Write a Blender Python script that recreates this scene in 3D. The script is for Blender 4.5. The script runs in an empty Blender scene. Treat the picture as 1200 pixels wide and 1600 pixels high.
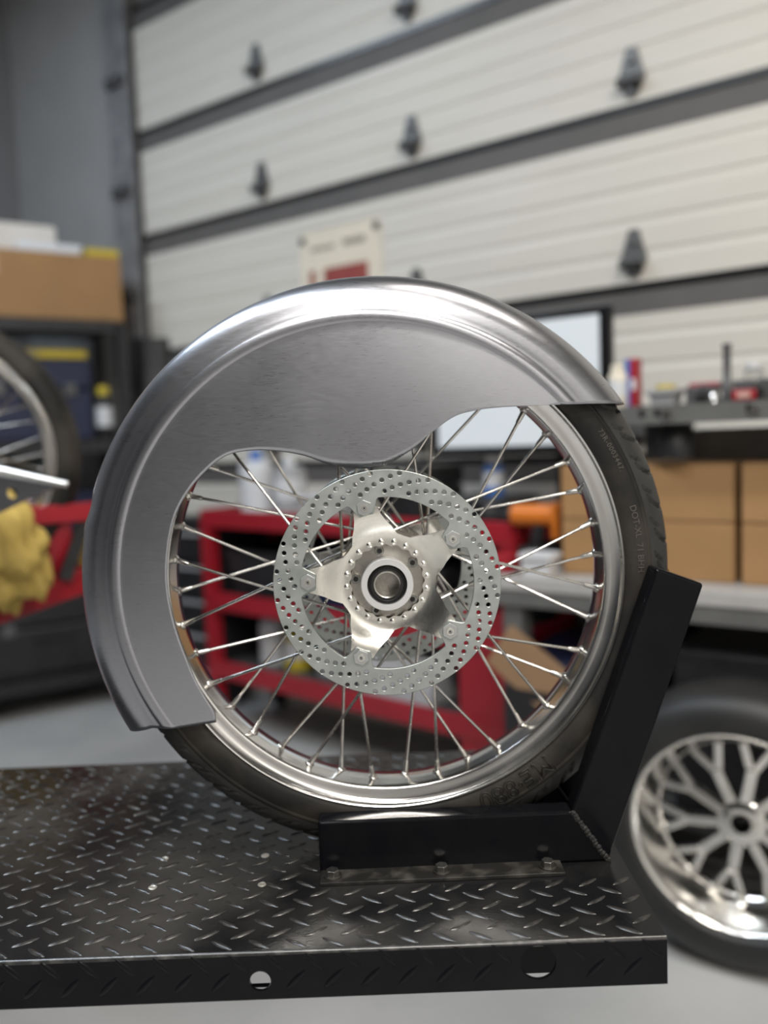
import bpy, bmesh, math, random
from mathutils import Vector, Matrix
from mathutils.geometry import delaunay_2d_cdt
random.seed(7)
S = bpy.context.scene
COL = S.collection
PI = math.pi

# ------------------------------------------------------------------ camera
FPX = 1316.45                                   # focal length in pixels of a 1200x1600 frame
CAM = Vector((-.0015, -1.0286, 1.2300))
YAW, PITCH, ROLL = .001, .086, .0384
_f = Vector((math.sin(YAW)*math.cos(PITCH), math.cos(YAW)*math.cos(PITCH), -math.sin(PITCH)))
_r = Vector((math.cos(YAW), -math.sin(YAW), 0)); _u = _r.cross(_f)
CR = _r*math.cos(ROLL) - _u*math.sin(ROLL); CU = _r*math.sin(ROLL) + _u*math.cos(ROLL); CF = _f
cd = bpy.data.cameras.new('camera'); cam = bpy.data.objects.new('camera', cd); COL.objects.link(cam)
cd.sensor_fit = 'VERTICAL'; cd.sensor_height = 36; cd.sensor_width = 27; cd.lens = FPX/1600*36
cam.matrix_world = Matrix(((CR.x, CU.x, -CF.x, CAM.x), (CR.y, CU.y, -CF.y, CAM.y), (CR.z, CU.z, -CF.z, CAM.z), (0, 0, 0, 1)))
cd.dof.use_dof = True; cd.dof.focus_distance = .93; cd.dof.aperture_fstop = 1.7
cd.clip_start = .05
S.camera = cam
def U(px, py, d):                               # photo pixel at a depth in metres -> world point
    return CAM + d*(CF + (px-600)/FPX*CR + (800-py)/FPX*CU)
# room axes: T runs along the overhead door (to the right), N away from the camera
RZ = math.radians(-36.25)
T = Vector((math.cos(RZ), math.sin(RZ), 0)); N = Vector((-math.sin(RZ), math.cos(RZ), 0)); CN = CAM.dot(N)
def W(t, n, z): return T*t + N*(CN+n) + Vector((0, 0, z))
def onN(px, py, n):                             # (t, z) of a pixel on the plane n metres away, parallel to the door
    d = U(px, py, 1) - CAM; k = n/d.dot(N); P = CAM + k*d
    return P.dot(T), P.z
def onZ(px, py, z):
    d = U(px, py, 1) - CAM; return CAM + d*((z-CAM.z)/d.z)

# ------------------------------------------------------------------ world and exposure
w = bpy.data.worlds.new('world'); S.world = w; w.use_nodes = True
w.node_tree.nodes['Background'].inputs[0].default_value = (.75, .8, .9, 1)
w.node_tree.nodes['Background'].inputs[1].default_value = .05
S.view_settings.view_transform = 'Standard'; S.view_settings.look = 'None'
S.view_settings.gamma = 1; S.view_settings.use_curve_mapping = False
S.view_settings.exposure = -.12
# ceiling lamps: (t, n, length, power, colour); each gets its fixture further down
CEIL = 4.3
LAMPS = [(-2.6, .9, 1.3, 40, (.70, .84, 1.0)), (-1.2, .1, 1.3, 42, (.78, .89, 1.0)),
         (1.3, .9, 1.3, 60, (1.0, .93, .83)), (1.45, -1.25, 1.3, 105, (1.0, .955, .89)),
         (3.35, -2.7, 1.3, 110, (1.0, .955, .90)), (-.1, -.5, 1.3, 34, (.94, .97, 1.0))]  # lamp by the white wall is added to brighten what the fender reflects
for (t, n, ln, pw, c) in LAMPS:
    ld = bpy.data.lights.new('ceiling_lamp_light', 'AREA'); ld.shape = 'RECTANGLE'; ld.size = ln; ld.size_y = .22
    ld.energy = pw; ld.color = c
    lo = bpy.data.objects.new('ceiling_lamp_light', ld); COL.objects.link(lo)
    lo.location = W(t, n, CEIL-.42); lo.rotation_euler = (0, 0, RZ)

# ------------------------------------------------------------------ helpers
def tag(o, label=None, cat=None, group=None, kind=None):
    if label: o['label'] = label
    if cat: o['category'] = cat
    if group: o['group'] = group
    if kind: o['kind'] = kind
    return o
def thing(name, label, cat, loc=(0, 0, 0), rz=0, group=None, kind=None):
    o = bpy.data.objects.new(name, None); COL.objects.link(o); o.empty_display_size = .1
    o.location = loc; o.rotation_euler = (0, 0, rz)
    return tag(o, label, cat, group, kind)
class MB:
    def __init__(s): s.v = []; s.f = []
    def add(s, vs, fs):
        k = len(s.v); s.v += [tuple(p) for p in vs]; s.f += [tuple(i+k for i in f) for f in fs]; return s
    def box(s, c, d, rz=0, M=None):
        x, y, z = d[0]/2, d[1]/2, d[2]/2
        vs = [Vector((a*x, b*y, e*z)) for a in (-1, 1) for b in (-1, 1) for e in (-1, 1)]
        R = M if M else Matrix.Rotation(rz, 3, 'Z')
        vs = [R@p + Vector(c) for p in vs]
        return s.add(vs, [(0, 1, 3, 2), (4, 6, 7, 5), (0, 4, 5, 1), (2, 3, 7, 6), (0, 2, 6, 4), (1, 5, 7, 3)])
    def bar(s, a, b, wx, wy, up=(0, 0, 1)):      # rectangular bar from a to b
        a, b = Vector(a), Vector(b); z = (b-a).normalized(); x = Vector(up).cross(z)
        if x.length < 1e-4: x = Vector((1, 0, 0)).cross(z)
        x.normalize(); y = z.cross(x)
        M = Matrix((x, y, z)).transposed()
        return s.box((a+b)/2, (wx, wy, (b-a).length), M=M)
    def cyl(s, a, b, r0, r1=None, n=12, caps=True):
        r1 = r0 if r1 is None else r1
        a, b = Vector(a), Vector(b); z = (b-a).normalized(); x = z.orthogonal().normalized(); y = z.cross(x)
        vs = []
        for i in range(n):
            q = 2*PI*i/n; e = x*math.cos(q)+y*math.sin(q); vs += [a+e*r0, b+e*r1]
        fs = [(2*i, 2*((i+1) % n), 2*((i+1) % n)+1, 2*i+1) for i in range(n)]
        if caps: fs += [tuple(2*i for i in range(n))[::-1], tuple(2*i+1 for i in range(n))]
        return s.add(vs, fs)
    def tube(s, pts, r, n=8):
        for a, b in zip(pts, pts[1:]): s.cyl(a, b, r, n=n)
        return s
    def lathe(s, prof, n=48, axis='Z', c=(0, 0, 0), closed=False, a0=0):
        m = len(prof); vs = []
        for i in range(n):
            q = 2*PI*i/n + a0; co, si = math.cos(q), math.sin(q)
            for (h, r) in prof:
                vs.append((c[0]+r*co, c[1]+r*si, c[2]+h) if axis == 'Z' else (c[0]+r*co, c[1]+h, c[2]+r*si))
        fs = []
        for i in range(n):
            j = (i+1) % n
            for k in range(m if closed else m-1):
                l = (k+1) % m; q = (i*m+k, j*m+k, j*m+l, i*m+l)
                fs.append(q if axis == 'Z' else q[::-1])
        return s.add(vs, fs)
    def prism(s, poly, h0, h1, axis='Z'):        # convex or concave outline, ngon caps
        n = len(poly)
        P = (lambda p, h: (p[0], p[1], h)) if axis == 'Z' else (lambda p, h: (p[0], h, p[1]))
        vs = [P(p, h0) for p in poly] + [P(p, h1) for p in poly]
        fs = [tuple(range(n))[::-1], tuple(range(n, 2*n))] + [(i, (i+1) % n, n+(i+1) % n, n+i) for i in range(n)]
        return s.add(vs, fs)
    def xf(s, M): s.v = [tuple(M@Vector(p)) for p in s.v]; return s
    def mesh(s, name, m, smooth=False, angle=35):
        me = bpy.data.meshes.new(name); me.from_pydata(s.v, [], s.f)
        bm = bmesh.new(); bm.from_mesh(me); bmesh.ops.recalc_face_normals(bm, faces=bm.faces)
        if smooth:
            lim = math.radians(angle)
            for f in bm.faces: f.smooth = True
            for e in bm.edges:
                if len(e.link_faces) == 2 and e.calc_face_angle(0) > lim: e.smooth = False
        bm.to_mesh(me); bm.free()
        me.materials.append(m); return me
    def build(s, name, m, parent=None, smooth=False, bevel=0, loc=None, angle=35, seg=2):
        o = bpy.data.objects.new(name, s.mesh(name, m, smooth, angle)); COL.objects.link(o)
        if parent: o.parent = parent
        if loc: o.location = loc
        if bevel:
            b = o.modifiers.new('bevel', 'BEVEL'); b.width = bevel; b.segments = seg; b.limit_method = 'ANGLE'
            if smooth is False:
                b.harden_normals = False
        return o
def inst(src, name, parent=None, loc=(0, 0, 0), rot=None, M=None):
    o = bpy.data.objects.new(name, src); COL.objects.link(o)
    if parent: o.parent = parent
    if M is not None: o.matrix_basis = M
    else:
        o.location = loc
        if rot: o.rotation_euler = rot
    return o
def plate(outline, holes, steiner=(), circ=None):
    """triangulated 2D plate with holes -> (points, tris, loops)"""
    pts = []; edges = []; loops = []
    for lp in [outline]+list(holes):
        k = len(pts); pts += [Vector(p) for p in lp]; n = len(lp)
        edges += [(k+i, k+(i+1) % n) for i in range(n)]; loops.append(list(range(k, k+n)))
    pts += [Vector(p) for p in steiner]
    v, e, f, *_ = delaunay_2d_cdt(pts, edges, [], 0, 1e-7)
    def pip(p, poly):
        c = False; j = len(poly)-1
        for i in range(len(poly)):
            a, b = poly[i], poly[j]
            if (a[1] > p.y) != (b[1] > p.y) and p.x < (b[0]-a[0])*(p.y-a[1])/(b[1]-a[1])+a[0]: c = not c
            j = i
        return c
    cc = []
    for h in holes:
        cx = sum(p[0] for p in h)/len(h); cy = sum(p[1] for p in h)/len(h)
        cc.append((cx, cy, max(math.hypot(p[0]-cx, p[1]-cy) for p in h)))
    tris = []
    for t in f:
        p = (v[t[0]]+v[t[1]]+v[t[2]])/3
        if not pip(p, outline): continue
        if any((p.x-x)**2+(p.y-y)**2 < r*r and pip(p, h) for (x, y, r), h in zip(cc, holes)): continue
        tris.append(t)
    return v, tris, loops
def plate_mb(outline, holes, th, yf=None, steiner=(), axis='Y'):
    """solid plate: outline in (x,z); front surface at yf(x,z), thickness th along +Y"""
    v, tris, loops = plate(outline, holes, steiner)
    yf = yf or (lambda x, z: 0); n = len(v); m = MB()
    P = (lambda p, h: (p.x, h, p.y)) if axis == 'Y' else (lambda p, h: (p.x, p.y, h))
    m.v = [P(p, yf(p.x, p.y)) for p in v] + [P(p, yf(p.x, p.y)+th) for p in v]
    m.f = [tuple(t) for t in tris] + [tuple(i+n for i in t[::-1]) for t in tris]
    # side walls along boundary edges
    cnt = {}
    for t in tris:
        for a, b in ((t[0], t[1]), (t[1], t[2]), (t[2], t[0])):
            k = (min(a, b), max(a, b)); cnt.setdefault(k, []).append((a, b))
    for k, l in cnt.items():
        if len(l) == 1: a, b = l[0]; m.f.append((b, a, a+n, b+n))
    return m
def circle(cx, cy, r, n=12, a0=0): return [(cx+r*math.cos(2*PI*i/n+a0), cy+r*math.sin(2*PI*i/n+a0)) for i in range(n)]

# ------------------------------------------------------------------ materials
def mat(name, col, rough=.5, metal=0, col2=None, scale=8, stretch=(1, 1, 1), rvar=0, bump=0, bscale=None, emit=0, coat=0, spec=None, aniso=0, contrast=(.35, .65), trans=0):
    m = bpy.data.materials.new(name); m.use_nodes = True; nt = m.node_tree; b = nt.nodes['Principled BSDF']
    b.inputs['Base Color'].default_value = (*col, 1); b.inputs['Roughness'].default_value = rough; b.inputs['Metallic'].default_value = metal
    if coat: b.inputs['Coat Weight'].default_value = coat; b.inputs['Coat Roughness'].default_value = .12
    if spec is not None: b.inputs['Specular IOR Level'].default_value = spec
    if trans: b.inputs['Transmission Weight'].default_value = trans
    if emit: b.inputs['Emission Color'].default_value = (*col, 1); b.inputs['Emission Strength'].default_value = emit
    L = nt.links.new
    if col2 or rvar or bump:
        tc = nt.nodes.new('ShaderNodeTexCoord'); mp = nt.nodes.new('ShaderNodeMapping'); mp.inputs['Scale'].default_value = stretch
        L(tc.outputs['Object'], mp.inputs['Vector'])
        nz = nt.nodes.new('ShaderNodeTexNoise'); nz.inputs['Scale'].default_value = scale; nz.inputs['Detail'].default_value = 5
        L(mp.outputs[0], nz.inputs['Vector'])
        rp = nt.nodes.new('ShaderNodeMapRange'); rp.inputs[1].default_value, rp.inputs[2].default_value = contrast
        L(nz.outputs['Fac'], rp.inputs[0])
        if col2:
            mx = nt.nodes.new('ShaderNodeMix'); mx.data_type = 'RGBA'; mx.inputs[6].default_value = (*col, 1); mx.inputs[7].default_value = (*col2, 1)
            L(rp.outputs[0], mx.inputs[0]); L(mx.outputs[2], b.inputs['Base Color'])
        if rvar:
            rr = nt.nodes.new('ShaderNodeMapRange'); rr.inputs[3].default_value = max(.02, rough-rvar); rr.inputs[4].default_value = rough+rvar
            L(rp.outputs[0], rr.inputs[0]); L(rr.outputs[0], b.inputs['Roughness'])
        if bump:
            nb = nz
            if bscale:
                nb = nt.nodes.new('ShaderNodeTexNoise'); nb.inputs['Scale'].default_value = bscale; nb.inputs['Detail'].default_value = 4
                L(mp.outputs[0], nb.inputs['Vector'])
            bp = nt.nodes.new('ShaderNodeBump'); bp.inputs['Strength'].default_value = bump; bp.inputs['Distance'].default_value = .002
            L(nb.outputs['Fac'], bp.inputs['Height']); L(bp.outputs[0], b.inputs['Normal'])
    return m
def brushed(name, col, rough, stretch, scale=30, bump=.08, rvar=.08, rot=(0, 0, 0), blotch=.12):
    m = mat(name, col, rough, 1); nt = m.node_tree; b = nt.nodes['Principled BSDF']; L = nt.links.new
    tc = nt.nodes.new('ShaderNodeTexCoord'); mp = nt.nodes.new('ShaderNodeMapping'); mp.inputs['Scale'].default_value = stretch; mp.inputs['Rotation'].default_value = rot
    L(tc.outputs['Object'], mp.inputs[0])
    nz = nt.nodes.new('ShaderNodeTexNoise'); nz.inputs['Scale'].default_value = scale; nz.inputs['Detail'].default_value = 6; L(mp.outputs[0], nz.inputs['Vector'])
    n2 = nt.nodes.new('ShaderNodeTexNoise'); n2.inputs['Scale'].default_value = 9; n2.inputs['Detail'].default_value = 3; L(tc.outputs['Object'], n2.inputs['Vector'])
    ad = nt.nodes.new('ShaderNodeMath'); ad.operation = 'ADD'; L(nz.outputs['Fac'], ad.inputs[0])
    ml = nt.nodes.new('ShaderNodeMath'); ml.operation = 'MULTIPLY'; ml.inputs[1].default_value = .8; L(n2.outputs['Fac'], ml.inputs[0]); L(ml.outputs[0], ad.inputs[1])
    rr = nt.nodes.new('ShaderNodeMapRange'); rr.inputs[1].default_value = .6; rr.inputs[2].default_value = 1.2; rr.inputs[3].default_value = rough-rvar; rr.inputs[4].default_value = rough+rvar
    L(ad.outputs[0], rr.inputs[0]); L(rr.outputs[0], b.inputs['Roughness'])
    mx = nt.nodes.new('ShaderNodeMix'); mx.data_type = 'RGBA'; mx.inputs[6].default_value = (*[c*(1-blotch) for c in col], 1); mx.inputs[7].default_value = (*[min(1, c*(1+blotch)) for c in col], 1)
    L(nz.outputs['Fac'], mx.inputs[0]); L(mx.outputs[2], b.inputs['Base Color'])
    bp = nt.nodes.new('ShaderNodeBump'); bp.inputs['Strength'].default_value = bump; bp.inputs['Distance'].default_value = .001
    L(nz.outputs['Fac'], bp.inputs['Height']); L(bp.outputs[0], b.inputs['Normal'])
    return m
M = {}
M['alu_brushed'] = brushed('alu_brushed', (.40, .405, .435), .30, (4, 4, 70), 22, .022, .04, rot=(0, .12, 0), blotch=.10)
M['alu_rim'] = brushed('alu_rim', (.74, .73, .71), .17, (1, 1, 1), 14, .02, .06)
M['alu_carrier'] = brushed('alu_carrier', (.80, .78, .72), .22, (40, 40, 4), 20, .03, .05)
M['disc'] = mat('disc_steel', (.36, .385, .37), .42, .8, (.43, .455, .44), 40, rvar=.05)
M['button'] = mat('button_steel', (.50, .51, .50), .35, .9)
M['steel'] = mat('spoke_steel', (.72, .70, .66), .24, 1, (.55, .53, .50), 60, rvar=.05)
M['hub'] = mat('hub_aluminium', (.42, .40, .36), .30, 1, (.34, .32, .29), 50, rvar=.06)
M['screw'] = mat('screw_steel', (.80, .78, .72), .25, 1)
M['collar'] = mat('collar_aluminium', (.80, .80, .80), .30, .7)
M['seal'] = mat('seal_rubber', (.012, .012, .012), .45)
M['race'] = mat('bearing_steel', (.45, .43, .40), .22, 1)
M['bolt'] = mat('bolt_steel', (.62, .60, .56), .28, 1, (.45, .43, .40), 200)
M['tyre'] = mat('tyre_rubber', (.010, .0095, .0088), .60, 0, (.060, .051, .040), 9, rvar=.1, bump=.15, bscale=300, contrast=(.42, .78), spec=.3)
M['tread'] = mat('tread_rubber', (.026, .026, .0255), .5, 0, (.036, .035, .033), 40, rvar=.08, spec=.35)
M['tyre_black'] = mat('tyre_black_rubber', (.010, .010, .0105), .5, 0, (.016, .016, .016), 12)
M['letter_small'] = mat('raised_small_lettering', (.075, .066, .055), .45)
M['edge'] = mat('edge_highlight_paint', (.022, .022, .022), .22, 0, (.10, .098, .09), 60, contrast=(.5, .8), spec=.6)  # lighter, glossier colour standing for the highlight along the fold
M['letter'] = mat('sidewall_lettering', (.011, .010, .009), .5)
M['black_paint'] = mat('black_gloss_paint', (.0042, .0046, .006), .16, 0, (.006, .006, .007), 30, rvar=.04, spec=.12)
M['weld'] = mat('weld_black', (.02, .019, .018), .42, 0, bump=.8, bscale=400)
M['deck'] = mat('deck_black_paint', (.007, .007, .0075), .32, 0, (.045, .041, .036), 5.5, rvar=.12, bump=.10, bscale=260, contrast=(.46, .76), spec=.22)
M['lug'] = mat('lug_worn_paint', (.012, .0115, .0115), .30, 0, (.07, .066, .060), 30, rvar=.1, contrast=(.42, .75))
M['strip'] = mat('strip_dusty_black', (.014, .013, .012), .40, 0, (.07, .064, .055), 40, rvar=.1, contrast=(.48, .8))
M['concrete'] = mat('concrete_floor', (.47, .465, .455), .42, 0, (.34, .34, .335), 1.6, rvar=.1, bump=.05, bscale=60)
M['wall'] = mat('wall_paint', (.31, .308, .305), .8, 0, (.28, .278, .275), 3)
M['wall_dark'] = mat('wall_paint_grey', (.20, .20, .205), .8, 0, (.18, .18, .185), 3)
M['ceiling'] = mat('ceiling_paint', (.16, .16, .16), .9)
M['wall_white'] = mat('white_wall_paint', (.78, .77, .75), .8)
M['wall_back_of_shop'] = mat('dark_wall_paint', (.075, .078, .085), .8)
M['door_white'] = mat('door_white_paint', (.65, .625, .57), .45, 0, (.62, .595, .54), 2, (1, 1, 6))
M['galv'] = mat('galvanised_steel', (.34, .34, .35), .45, .5, (.24, .24, .25), 12)
M['seam_shade'] = mat('seam_shade_paint', (.115, .108, .105), .6, 0, (.10, .095, .092), 6)  # dark grey that stands for shadow on the door panels
M['galv_dark'] = mat('galvanised_dark', (.13, .13, .135), .5, .5, (.09, .09, .09), 12)
M['hinge'] = mat('hinge_steel', (.15, .15, .15), .45, .6)
M['card'] = mat('cardboard', (.34, .19, .080), .8, 0, (.30, .168, .070), 6)
M['card_dark'] = mat('cardboard_dark', (.25, .15, .08), .8, 0, (.21, .125, .065), 6)
M['tape'] = mat('packing_tape', (.56, .40, .27), .35)
M['foam'] = mat('white_foam', (.66, .62, .57), .85, 0, (.60, .56, .52), 9)
M['paper'] = mat('cream_paper', (.74, .68, .56), .8, 0, (.70, .64, .53), 12)
M['maroon'] = mat('maroon_print', (.24, .035, .045), .7, 0, (.30, .07, .05), 5)
M['ink'] = mat('grey_print', (.30, .27, .23), .8)
M['red'] = mat('red_enamel', (.33, .009, .020), .38, 0, (.28, .008, .016), 6, coat=.15)
M['grey_mat'] = mat('grey_rubber_mat', (.28, .27, .26), .7, 0, (.22, .215, .21), 10)
M['grey_steel'] = mat('grey_painted_steel', (.125, .125, .12), .45, 0, (.10, .10, .097), 8)
M['light_steel'] = mat('light_grey_steel', (.40, .39, .38), .5, 0, (.35, .34, .33), 8)
M['black_plastic'] = mat('black_plastic', (.012, .012, .013), .45, 0, (.018, .018, .02), 20)
M['navy'] = mat('navy_plastic', (.012, .017, .05), .5)
M['blue'] = mat('blue_plastic', (.05, .15, .45), .4)
M['yellow'] = mat('yellow_plastic', (.55, .42, .03), .45)
M['yellow_cloth'] = mat('yellow_cloth', (.46, .33, .085), .9, 0, (.36, .25, .06), 14, bump=.3, bscale=60)
M['orange'] = mat('orange_plastic', (.62, .17, .015), .4)
M['white_plastic'] = mat('white_plastic', (.62, .63, .65), .45)
M['grey_plastic'] = mat('grey_plastic', (.33, .33, .34), .5)
M['pink'] = mat('pale_pink_card', (.55, .36, .30), .7)
M['glass'] = mat('jar_glass', (.80, .80, .78), .08, 0, trans=.85)
M['chrome'] = mat('polished_alloy', (.86, .84, .80), .16, 1, (.70, .69, .66), 12, rvar=.05)
M['white_metal'] = mat('bright_aluminium', (.82, .81, .79), .3, .9)
M['screen'] = mat('lit_screen', (.55, .59, .62), .3, 0, emit=.35)
M['lamp'] = mat('lamp_diffuser', (1, .97, .92), .5, 0, emit=6)
M['bezel'] = mat('screen_bezel', (.006, .006, .007), .3)
M['rivet'] = mat('rivet_zinc', (.55, .52, .46), .4, .8)
M['dark_hole'] = mat('bore_dark', (.03, .03, .03), .4, .8)

# ================================================================== THE SETTING
t0, t1, n0, n1, HC = -4.03, 4.4, -6.2, 2.85, CEIL
def quad_slab(name, ts, ns, zs, m):
    b = MB(); vs = [W(t, n, z) for t in ts for n in ns for z in zs]
    b.add(vs, [(0, 1, 3, 2), (4, 6, 7, 5), (0, 4, 5, 1), (2, 3, 7, 6), (0, 2, 6, 4), (1, 5, 7, 3)])
    o = b.build(name, m); o['kind'] = 'structure'; return o
DL, DR, DTOP = -2.913, 2.4, 3.42                     # door opening
tag(quad_slab('floor', (t0-.2, t1+.2), (n0-.2, n1+.25), (-.15, 0), M['concrete']), 'pale grey concrete workshop floor')
tag(quad_slab('ceiling', (t0-.2, t1+.2), (n0-.2, n1+.25), (HC, HC+.15), M['ceiling']), 'grey workshop ceiling')
tag(quad_slab('wall_left', (t0-.2, t0), (n0, n1+.25), (0, HC), M['wall_dark']), 'grey side wall')
tag(quad_slab('wall_right', (t1, t1+.2), (n0, n1+.25), (0, HC), M['wall_white']), 'plain painted wall')
tag(quad_slab('wall_front', (t0, t1), (n0-.2, n0), (0, HC), M['wall_back_of_shop']), 'painted wall behind the viewer')
tag(quad_slab('wall_back', (t0, DL-.10), (n1+.02, n1+.25), (0, HC), M['wall']), 'pale grey wall beside the overhead door')
quad_slab('wall_back', (DL-.10, DR+.1), (n1+.08, n1+.25), (DTOP, HC), M['wall'])
quad_slab('wall_back', (DR+.1, t1), (n1+.02, n1+.25), (0, HC), M['wall'])
# overhead sectional door: local x along the door, local y away from the room
door = thing('door_1', 'white ribbed sectional overhead door with shade bands painted at the seams', None, W(0, n1, 0), RZ, kind='structure')
ZS = [0, .575, 1.15, 1.722, 2.306, 2.812, 3.40]
SHADE_H = .105
for i in range(6):
    z0, z1 = ZS[i], ZS[i+1]; h = z1-SHADE_H-z0
    pr = [(.035, z0), (0, z0)]                        # (y, z) profile with pressed horizontal ribs
    for k in (.2, .42, .64, .86):
        zc = z0+h*k; pr += [(0, zc-.018), (.004, zc-.006), (.004, zc+.006), (0, zc+.010)]
    pr += [(0, z1-SHADE_H), (.035, z1-SHADE_H)]
    m = MB(); n = len(pr)
    m.v = [(DL, y, z) for y, z in pr]+[(DR, y, z) for y, z in pr]
    m.f = [(k, (k+1) % n, n+(k+1) % n, n+k) for k in range(n)]+[tuple(range(n))[::-1], tuple(range(n, 2*n))]
    m.build('door_section', M['door_white'], door)
    MB().box(((DL+DR)/2, .017, z1-SHADE_H/2), (DR-DL, .03, SHADE_H)).build('section_shade', M['seam_shade'], door)  # flush strip coloured as the shadow band under each seam
    MB().box(((DL+DR)/2, .010, z1-.012), (DR-DL, .03, .024)).build('seam_seal', M['bezel'], door)
def hinge(t, z):
    # diamond shaped plate over the joint, a barrel and two bolts
    m = MB().prism([(-.016, -.055), (.016, -.055), (.045, 0), (.016, .10), (-.016, .10), (-.045, 0)], -.012, 0, 'Y')
    o = m.build('hinge', M['hinge'], door, loc=(t, 0, z))
    MB().cyl((-.04, -.03, -.012), (.04, -.03, -.012), .017, n=12).build('barrel', M['galv_dark'], o, smooth=True)
    MB().cyl((0, -.026, .055), (0, 0, .055), .012, n=6).build('bolt', M['hinge'], o)
    MB().cyl((0, -.026, -.04), (0, 0, -.04), .010, n=6).build('bolt', M['hinge'], o)
for z in ZS[2:6]:
    for t in (-2.08, -1.27, -.395, .42, 1.3): hinge(t, z+.075)
# track with brackets at the left jamb
MB().box((DL-.05, -.03, HC/2), (.03, .07, HC)).box((DL-.10, -.055, HC/2), (.10, .012, HC)).box((DL-.015, -.055, HC/2), (.06, .01, HC)).build('track', M['galv'], door)
for z in (.6, 1.45, 2.0, 2.52, 3.05, 3.6):
    o = MB().box((0, -.075, 0), (.13, .03, .05)).build('track_bracket', M['galv_dark'], door, loc=(DL-.07, 0, z), bevel=.004)
    MB().cyl((.03, -.10, 0), (.03, -.09, 0), .012, n=6).build('bolt', M['hinge'], o)

# ================================================================== THE WHEEL, FENDER, CHOCK, LIFT
HZ = 1.0657; R_T = .345; DZ = -.346                  # hub height; tyre radius; deck relative to the hub
DECK = HZ+DZ
wheel = thing('motorcycle_wheel', 'polished spoked motorcycle wheel with black tyre and drilled brake discs held in black chock', 'wheel', (0, 0, DECK+.001))
HUB = (0, 0, HZ-DECK-.001)
def wpart(m, name, ma, smooth=True, parent=None, bevel=0, angle=35):
    return m.build(name, ma, parent or wheel, smooth=smooth, loc=None if parent else HUB, bevel=bevel, angle=angle)
# --- tyre
half = [(0, .345), (.006, .3444), (.012, .3425), (.018, .3393), (.0235, .3349), (.0285, .3294), (.0325, .3232),
        (.0350, .3165), (.0356, .3135), (.0368, .3080), (.0375, .3015), (.0371, .2950), (.0357, .2893), (.034, .2858), (.0325, .2835)]
def dense(p, k):
    out = []
    for i in range(len(p)-1):
        a = p[max(0, i-1)]; b = p[i]; c = p[i+1]; d = p[min(len(p)-1, i+2)]
        for j in range(k):
            t = j/k
            out.append(tuple(.5*((2*b[q])+(-a[q]+c[q])*t+(2*a[q]-5*b[q]+4*c[q]-d[q])*t*t+(-a[q]+3*b[q]-3*c[q]+d[q])*t**3) for q in (0, 1)))
    return out+[p[-1]]
tr = dense(half[:8], 5); sd = dense(half[7:], 3)
def arc(p):
    s = [0]
    for a, b in zip(p, p[1:]): s.append(s[-1]+math.hypot(a[0]-b[0], a[1]-b[1]))
    return s
NT = 1120
def tread_half(sgn, name):
    vs = arc(tr); ve = vs[-1]; m = MB(); k = len(tr); rep = 50; pitch = 2*PI/rep
    for i in range(NT):
        q = 2*PI*i/NT
        for (y, r), v in zip(tr, vs):
            d = 0
            ph = ((q*sgn + (0 if sgn < 0 else pitch/2) + 2.3*(v-.02)**2/.0006*.02 + v*1.1) % pitch - pitch/2)*r
            if .002 < v < ve-.0085 and abs(ph) < .0029: d = .0050*min(1, (v-.002)/.004)
            ph2 = ((q*sgn + pitch*.5 + (0 if sgn < 0 else pitch/2) + 2.3*(v-.02)**2/.0006*.02 + v*.3) % pitch - pitch/2)*r
            if ve-.018 < v < ve-.0055 and abs(ph2) < .0025: d = .0042
            rr = r-d
            m.v.append((rr*math.cos(q), sgn*y*(1-d*3), rr*math.sin(q)))
    for i in range(NT):
        j = (i+1) % NT
        for l in range(k-1): m.f.append((i*k+l, j*k+l, j*k+l+1, i*k+l+1))
    return m
tyre = None
sw = MB()
prof = [(-y, r) for y, r in sd]
sw.lathe(prof, 240, 'Y').lathe([(y, r) for y, r in sd], 240, 'Y')
for rr_, nn_ in ((.3222, 0),):                       # thin moulded rib rings on both sidewalls
    for sgn in (-1, 1):
        sw.lathe([(sgn*.0350, .3158), (sgn*.0366, .3140), (sgn*.0368, .3118), (sgn*.0364, .3105)], 240, 'Y')
tyre = wpart(sw, 'tyre', M['tyre']); tag(tyre, 'black rubber tyre with dusty brown sidewall')
th_m = tread_half(-1, 'tread'); th_f = tread_half(1, 'tread'); th_m.add(th_f.v, th_f.f)
wpart(th_m, 'tread', M['tread'], parent=tyre, angle=50)
# sidewall lettering, bent round the tyre (tops of the letters towards the tread)
def side_y(r):
    for a, b in zip(sd, sd[1:]):
        if b[1] <= r <= a[1]:
            t = (r-a[1])/(b[1]-a[1]); return a[0]+(b[0]-a[0])*t
    return .0375
def tyre_text(txt, ang, r0, h, outline=False, raise_=.0007, spacing=1.0):
    cu = bpy.data.curves.new('lettering', 'FONT'); cu.body = txt; cu.size = h/.70; cu.space_character = spacing
    if outline: cu.fill_mode = 'NONE'; cu.bevel_depth = .0008; cu.bevel_resolution = 0
    else: cu.extrude = .0001
    cu.resolution_u = 3
    ob = bpy.data.objects.new('tmp', cu); COL.objects.link(ob)
    dg = bpy.context.evaluated_depsgraph_get(); dg.update(); me = bpy.data.meshes.new_from_object(ob.evaluated_get(dg))
    bpy.data.objects.remove(ob)
    for v in me.vertices:
        x, y, z = v.co; r = r0+y; q = ang - x/r0
        yy = -(side_y(r)+raise_+z)
        v.co = (r*math.cos(q), yy, r*math.sin(q))
    me.materials.clear(); me.materials.append(M['letter' if outline else 'letter_small'])
    o = bpy.data.objects.new('lettering', me); COL.objects.link(o); o.parent = tyre; return o
tag(tyre_text('ME·880', math.radians(-50.5), .2895, .0225, True), 'outlined moulded lettering')
tyre_text('DOT-XL  71 BHH', math.radians(14.5), .2990, .0075)
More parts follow.
